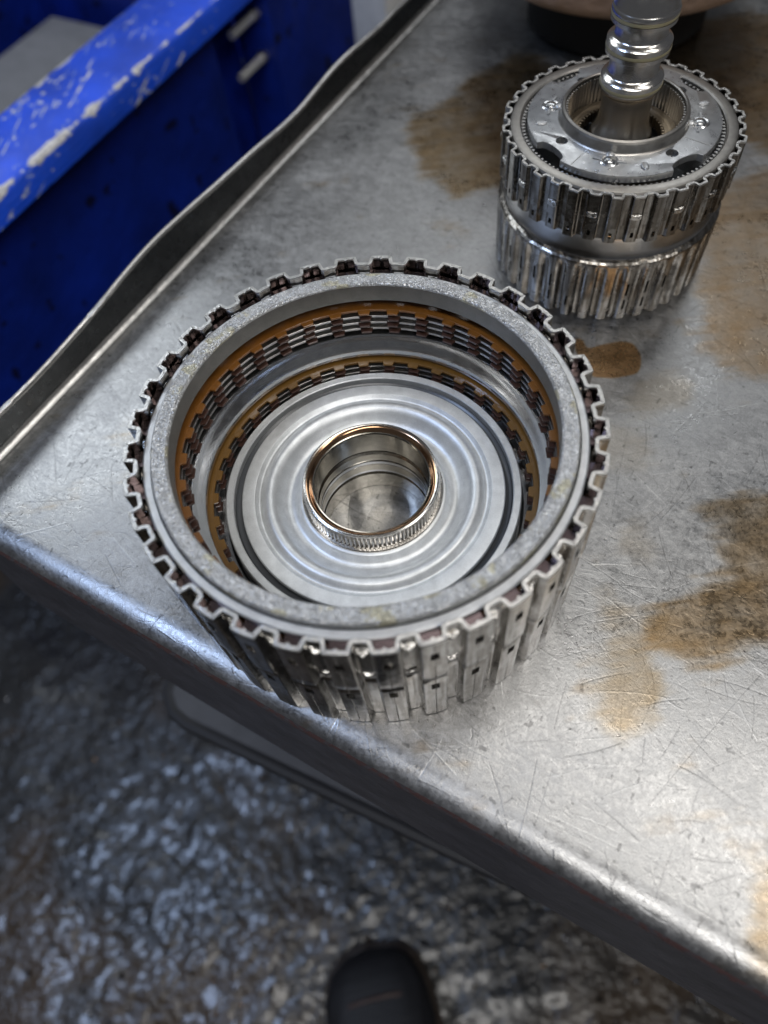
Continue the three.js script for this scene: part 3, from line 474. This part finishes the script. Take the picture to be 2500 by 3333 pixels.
// ---------------------------------------------------------------- blue steel bin beyond the lip (local x along its rail, z towards the bench)
{
  const ang = Math.atan2(0.8218, 0.5698);
  const bin = thing('steel_bin', 'blue painted steel bin with chipped top rail beyond the bench lip', 'bin', [-0.256, FLOOR, -0.374], ang);
  const H = -0.05 - FLOOR;
  const chip = (dense) => {
    const N = 1024, d = new Uint8Array(N * 256 * 4);
    for (let j = 0; j < 256; j++) for (let i = 0; i < N; i++) {
      const u = i / N, v = j / 256, o = (j * N + i) * 4, X = u * 1500, Y = v * 120;
      const left = sm(660, 420, X) * dense, rag = fbm(X / 13, 4, 311, 4), n = fbm(X / 6, Y / 4, 312, 4), patch = fbm(X / 60, Y / 30, 314, 3);
      const onEdge = Math.abs(Y - 24 + 3 * (n - 0.5)) < (11 * (rag - 0.34) * (0.3 + 0.9 * left) + 5 * (n - 0.5)) ? 1 : 0;
      const scr = vnoise((X + 3 * Y) / 40, (Y - 0.45 * X) / 2.0, 313) > 0.93 - 0.1 * left && patch > 0.5 ? 1 : 0, fleck = n + 0.35 * (patch - 0.5) + 0.1 * left > 0.86 ? 1 : 0;
      const back = Math.abs(Y - 95) < 11 * (fbm(X / 15, 9, 315, 4) - 0.42) * left ? 1 : 0;
      const bare = onEdge || (scr && left > 0.15) || fleck || back ? 1 : 0, k = 0.8 + 0.4 * fbm(X / 40, Y / 40, 317, 4);
      const blue = [0.1 * k, 0.3 * k, 0.82 * k], w = 0.8 + 0.25 * (vnoise(X / 2, Y / 2, 319) - 0.5);
      const c = bare ? [w, w * 0.99, w * 0.985] : blue; for (let q = 0; q < 3; q++) d[o + q] = 255 * Math.min(1, c[q]); d[o + 3] = 255;
    }
    const t = new THREE.DataTexture(d, N, 256); t.magFilter = THREE.LinearFilter; t.minFilter = THREE.LinearMipmapLinearFilter; t.generateMipmaps = true; t.colorSpace = THREE.SRGBColorSpace; t.wrapS = t.wrapT = THREE.RepeatWrapping; t.needsUpdate = true; return t;
  };
  const railM = new THREE.MeshPhysicalMaterial({ color: lin(1, 1, 1), map: chip(1), roughness: 0.38, clearcoat: 0.3, clearcoatRoughness: 0.3, bumpMap: rep(tBlotch, 0.05), bumpScale: 0.0006 });
  const tBlueShaded = dataTex(256, 256, (u, v) => { const k = 0.75 + 0.5 * fbm(u * 6, v * 6, 331, 5, 6), s = fbm(u * 18, v * 18, 337, 4, 18) > 0.76 ? 0.45 : 1; return [0.035 * k, 0.14 * k * s, 0.5 * k * s]; }, true);  // darker blue than the rail, whose shadow is put into this colour
  const blueShadedM = new THREE.MeshPhysicalMaterial({ color: lin(1, 1, 1), map: rep(tBlueShaded, 0.3), roughness: 0.42, bumpMap: rep(tBlotch, 0.1), bumpScale: 0.001 });
  // rail: 75 mm wide, 24 mm deep, uv so that the chips follow its length and width
  const rail = (x0, x1, z0) => {
    const s = [[0, -24], [0, -3], [-0.9, -0.9], [-3, 0], [-72, 0], [-74.1, -0.9], [-75, -3], [-75, -24]], pos = [], uv = [], idx = [], n = 60; let acc = 0;
    s.forEach(([z, y], j) => { if (j) acc += Math.hypot(z - s[j - 1][0], y - s[j - 1][1]); for (let i = 0; i <= n; i++) { const x = x0 + (x1 - x0) * i / n; pos.push(x, H + y / 1000, z0 + z / 1000); uv.push((x + 0.35) / 1.5, acc / 120); } });
    for (let j = 0; j < s.length - 1; j++) for (let i = 0; i < n; i++) { const a = j * (n + 1) + i, b = a + 1, c = a + n + 1, e = c + 1; idx.push(a, b, e, a, e, c); }
    const g = new THREE.BufferGeometry(); g.setAttribute('position', new THREE.Float32BufferAttribute(pos, 3)); g.setAttribute('uv', new THREE.Float32BufferAttribute(uv, 2)); g.setIndex(idx); return toCreasedNormals(g, 0.9);
  };
  part('top_rail', rail(-0.13, 0.56, 0), railM, bin);
  part('side_panel', box(0.442, H - 0.03, 0.004, 0.091, (H - 0.03) / 2 + 0.004, -0.028), blueShadedM, bin);
  part('corner_post', box(0.166, H - 0.03, 0.05, 0.469, (H - 0.03) / 2 + 0.004, -0.030, 0.002), blueShadedM, bin);
  part('channel_back', box(0.09, H - 0.03, 0.003, 0.349, (H - 0.03) / 2 + 0.004, -0.066), blueShadedM, bin);
  part('rear_panel', box(0.68, H - 0.06, 0.004, 0.21, (H - 0.06) / 2 + 0.004, -0.56), blueShadedM, bin);
  part('end_panel', box(0.004, H - 0.06, 0.5, 0.545, (H - 0.06) / 2 + 0.004, -0.31), blueShadedM, bin);
  part('end_panel', box(0.004, H - 0.06, 0.5, -0.125, (H - 0.06) / 2 + 0.004, -0.31), blueShadedM, bin);
  part('base_panel', box(0.67, 0.004, 0.52, 0.21, 0.003, -0.3), blueShadedM, bin);
  for (const y of [-0.104, -0.148]) {
    const g = new THREE.CylinderGeometry(0.0046, 0.0046, 0.05, 14); g.rotateZ(Math.PI / 2); g.translate(0.362, y - FLOOR, -0.022);
    const o = part('bolt', finish(g, 0.5, false), M.zinc, bin);
    const h = new THREE.CylinderGeometry(0.007, 0.007, 0.006, 6); h.rotateZ(Math.PI / 2); h.translate(0.381, y - FLOOR, -0.022); part('nut', finish(h, 0.5, false), M.gear, o);
  }
  const c = new THREE.Object3D(); c.position.set(-0.256, FLOOR, -0.374); c.rotation.y = ang; c.updateMatrixWorld();
  const sheetThing = thing('grey_board', 'flat grey board lying inside the blue bin', 'board', [c.position.x, FLOOR, c.position.z], ang);
  part('board', box(0.34, 0.5, 0.34, 0.34, 0.25 + 0.006, -0.33), new THREE.MeshPhysicalMaterial({ color: lin(0.2, 0.205, 0.215), roughness: 0.6, map: rep(tGreyMottle, 0.2) }), sheetThing);
}
{
  const w = thing('white_box', 'plain white box standing past the end of the blue bin', 'box', [0.2, FLOOR, -1.15], 0.6);
  part('body', box(0.36, 0.56, 0.2, 0, 0.28, 0, 0.008), new THREE.MeshPhysicalMaterial({ color: lin(0.9, 0.9, 0.89), roughness: 0.5, map: rep(tGreyMottle, 0.4) }), w);
}

// ---------------------------------------------------------------- black work boot on the floor at the bottom of the picture
{
  const t = thing('work_boot', 'black leather work boot standing on the oily floor', 'boot', [-0.09, FLOOR, 0.155], 0.1);
  const leather = new THREE.MeshPhysicalMaterial({ color: lin(0.011, 0.011, 0.013), roughness: 0.55, bumpMap: rep(tBlotch, 0.02), bumpScale: 0.0008 });
  const loft = (secs, seg) => {
    const pos = [], idx = []; secs.forEach(([z, w, y0, y1, x], j) => { for (let i = 0; i <= seg; i++) { const a = i / seg * 2 * Math.PI, c = Math.cos(a), s = Math.sin(a), e = 0.75; pos.push(x + w * Math.sign(c) * Math.abs(c) ** e, (y0 + y1) / 2 + (y1 - y0) / 2 * Math.sign(s) * Math.abs(s) ** e, z); } });
    for (let j = 0; j < secs.length - 1; j++) for (let i = 0; i < seg; i++) { const a = j * (seg + 1) + i, b = a + 1, c = a + seg + 1, d = c + 1; idx.push(a, c, d, a, d, b); }
    const g = new THREE.BufferGeometry(); g.setAttribute('position', new THREE.Float32BufferAttribute(pos, 3)); g.setIndex(idx); g.computeVertexNormals(); return finish(g, 1.2, false);
  };
  part('upper', loft([[0.001, 0.004, 0.02, 0.03, 0], [0.006, 0.03, 0.014, 0.045, 0], [0.02, 0.048, 0.014, 0.06, 0], [0.045, 0.058, 0.014, 0.07, 0], [0.08, 0.062, 0.014, 0.078, 0], [0.12, 0.058, 0.014, 0.092, 0], [0.16, 0.052, 0.014, 0.12, 0], [0.2, 0.05, 0.014, 0.16, 0], [0.25, 0.052, 0.014, 0.2, 0], [0.3, 0.046, 0.014, 0.2, 0], [0.315, 0.03, 0.014, 0.19, 0]], 28), leather, t);
  part('sole', loft([[-0.006, 0.006, 0.001, 0.014, 0], [0, 0.036, 0.001, 0.016, 0], [0.015, 0.054, 0.001, 0.017, 0], [0.045, 0.064, 0.001, 0.017, 0], [0.09, 0.068, 0.001, 0.017, 0], [0.16, 0.058, 0.001, 0.018, 0], [0.25, 0.056, 0.001, 0.02, 0], [0.31, 0.046, 0.001, 0.02, 0], [0.325, 0.02, 0.001, 0.02, 0]], 28), new THREE.MeshPhysicalMaterial({ color: lin(0.05, 0.036, 0.028), roughness: 0.6 }), t);
  const cap = new THREE.TorusGeometry(0.055, 0.003, 8, 40, Math.PI); cap.rotateZ(0); cap.scale(1, 0.62, 1); cap.rotateX(-0.35); cap.translate(0, 0.041, 0.062);
  part('toe_seam', finish(cap, 1.2, false), new THREE.MeshPhysicalMaterial({ color: lin(0.05, 0.03, 0.026), roughness: 0.5 }), t);
  for (const [x, z] of [[-0.03, 0.1], [0.03, 0.1], [-0.028, 0.125], [0.028, 0.125]]) { const g = new THREE.TorusGeometry(0.0045, 0.0018, 8, 16); g.rotateX(-1.0); g.translate(x, 0.088 + (z - 0.1) * 0.6, z); part('eyelet', finish(g, 1.2, false), M.steel, t); }
}

// ---------------------------------------------------------------- the lamps themselves
RectAreaLightUniformsLib.init();
for (const [name, label, pos, at, w, h, col, power, along] of LAMPS) {
  const t = thing(name, label, 'lamp', pos); const d = new THREE.Object3D(); d.position.set(...pos); d.lookAt(...at); t.quaternion.copy(d.quaternion);
  if (along) { const z = new THREE.Vector3(...at).sub(d.position).normalize(), x = new THREE.Vector3(...along).addScaledVector(z, -new THREE.Vector3(...along).dot(z)).normalize(); t.quaternion.setFromRotationMatrix(new THREE.Matrix4().makeBasis(x, z.clone().cross(x), z)); }
  part('housing', box(w + 0.04, h + 0.04, 0.04, 0, 0, -0.03, 0.004), new THREE.MeshPhysicalMaterial({ color: lin(0.6, 0.6, 0.6), roughness: 0.5 }), t);
  part('diffuser', box(w, h, 0.008, 0, 0, -0.004), new THREE.MeshPhysicalMaterial({ color: lin(0.8, 0.8, 0.8), emissive: lin(...col), emissiveIntensity: 1.2 }), t);
  const l = new THREE.RectAreaLight(lin(...col), power, w, h); l.name = 'lamp_light'; l.position.set(0, 0, 0.004); l.rotation.y = Math.PI; t.add(l);
}

renderer.render(scene, camera);
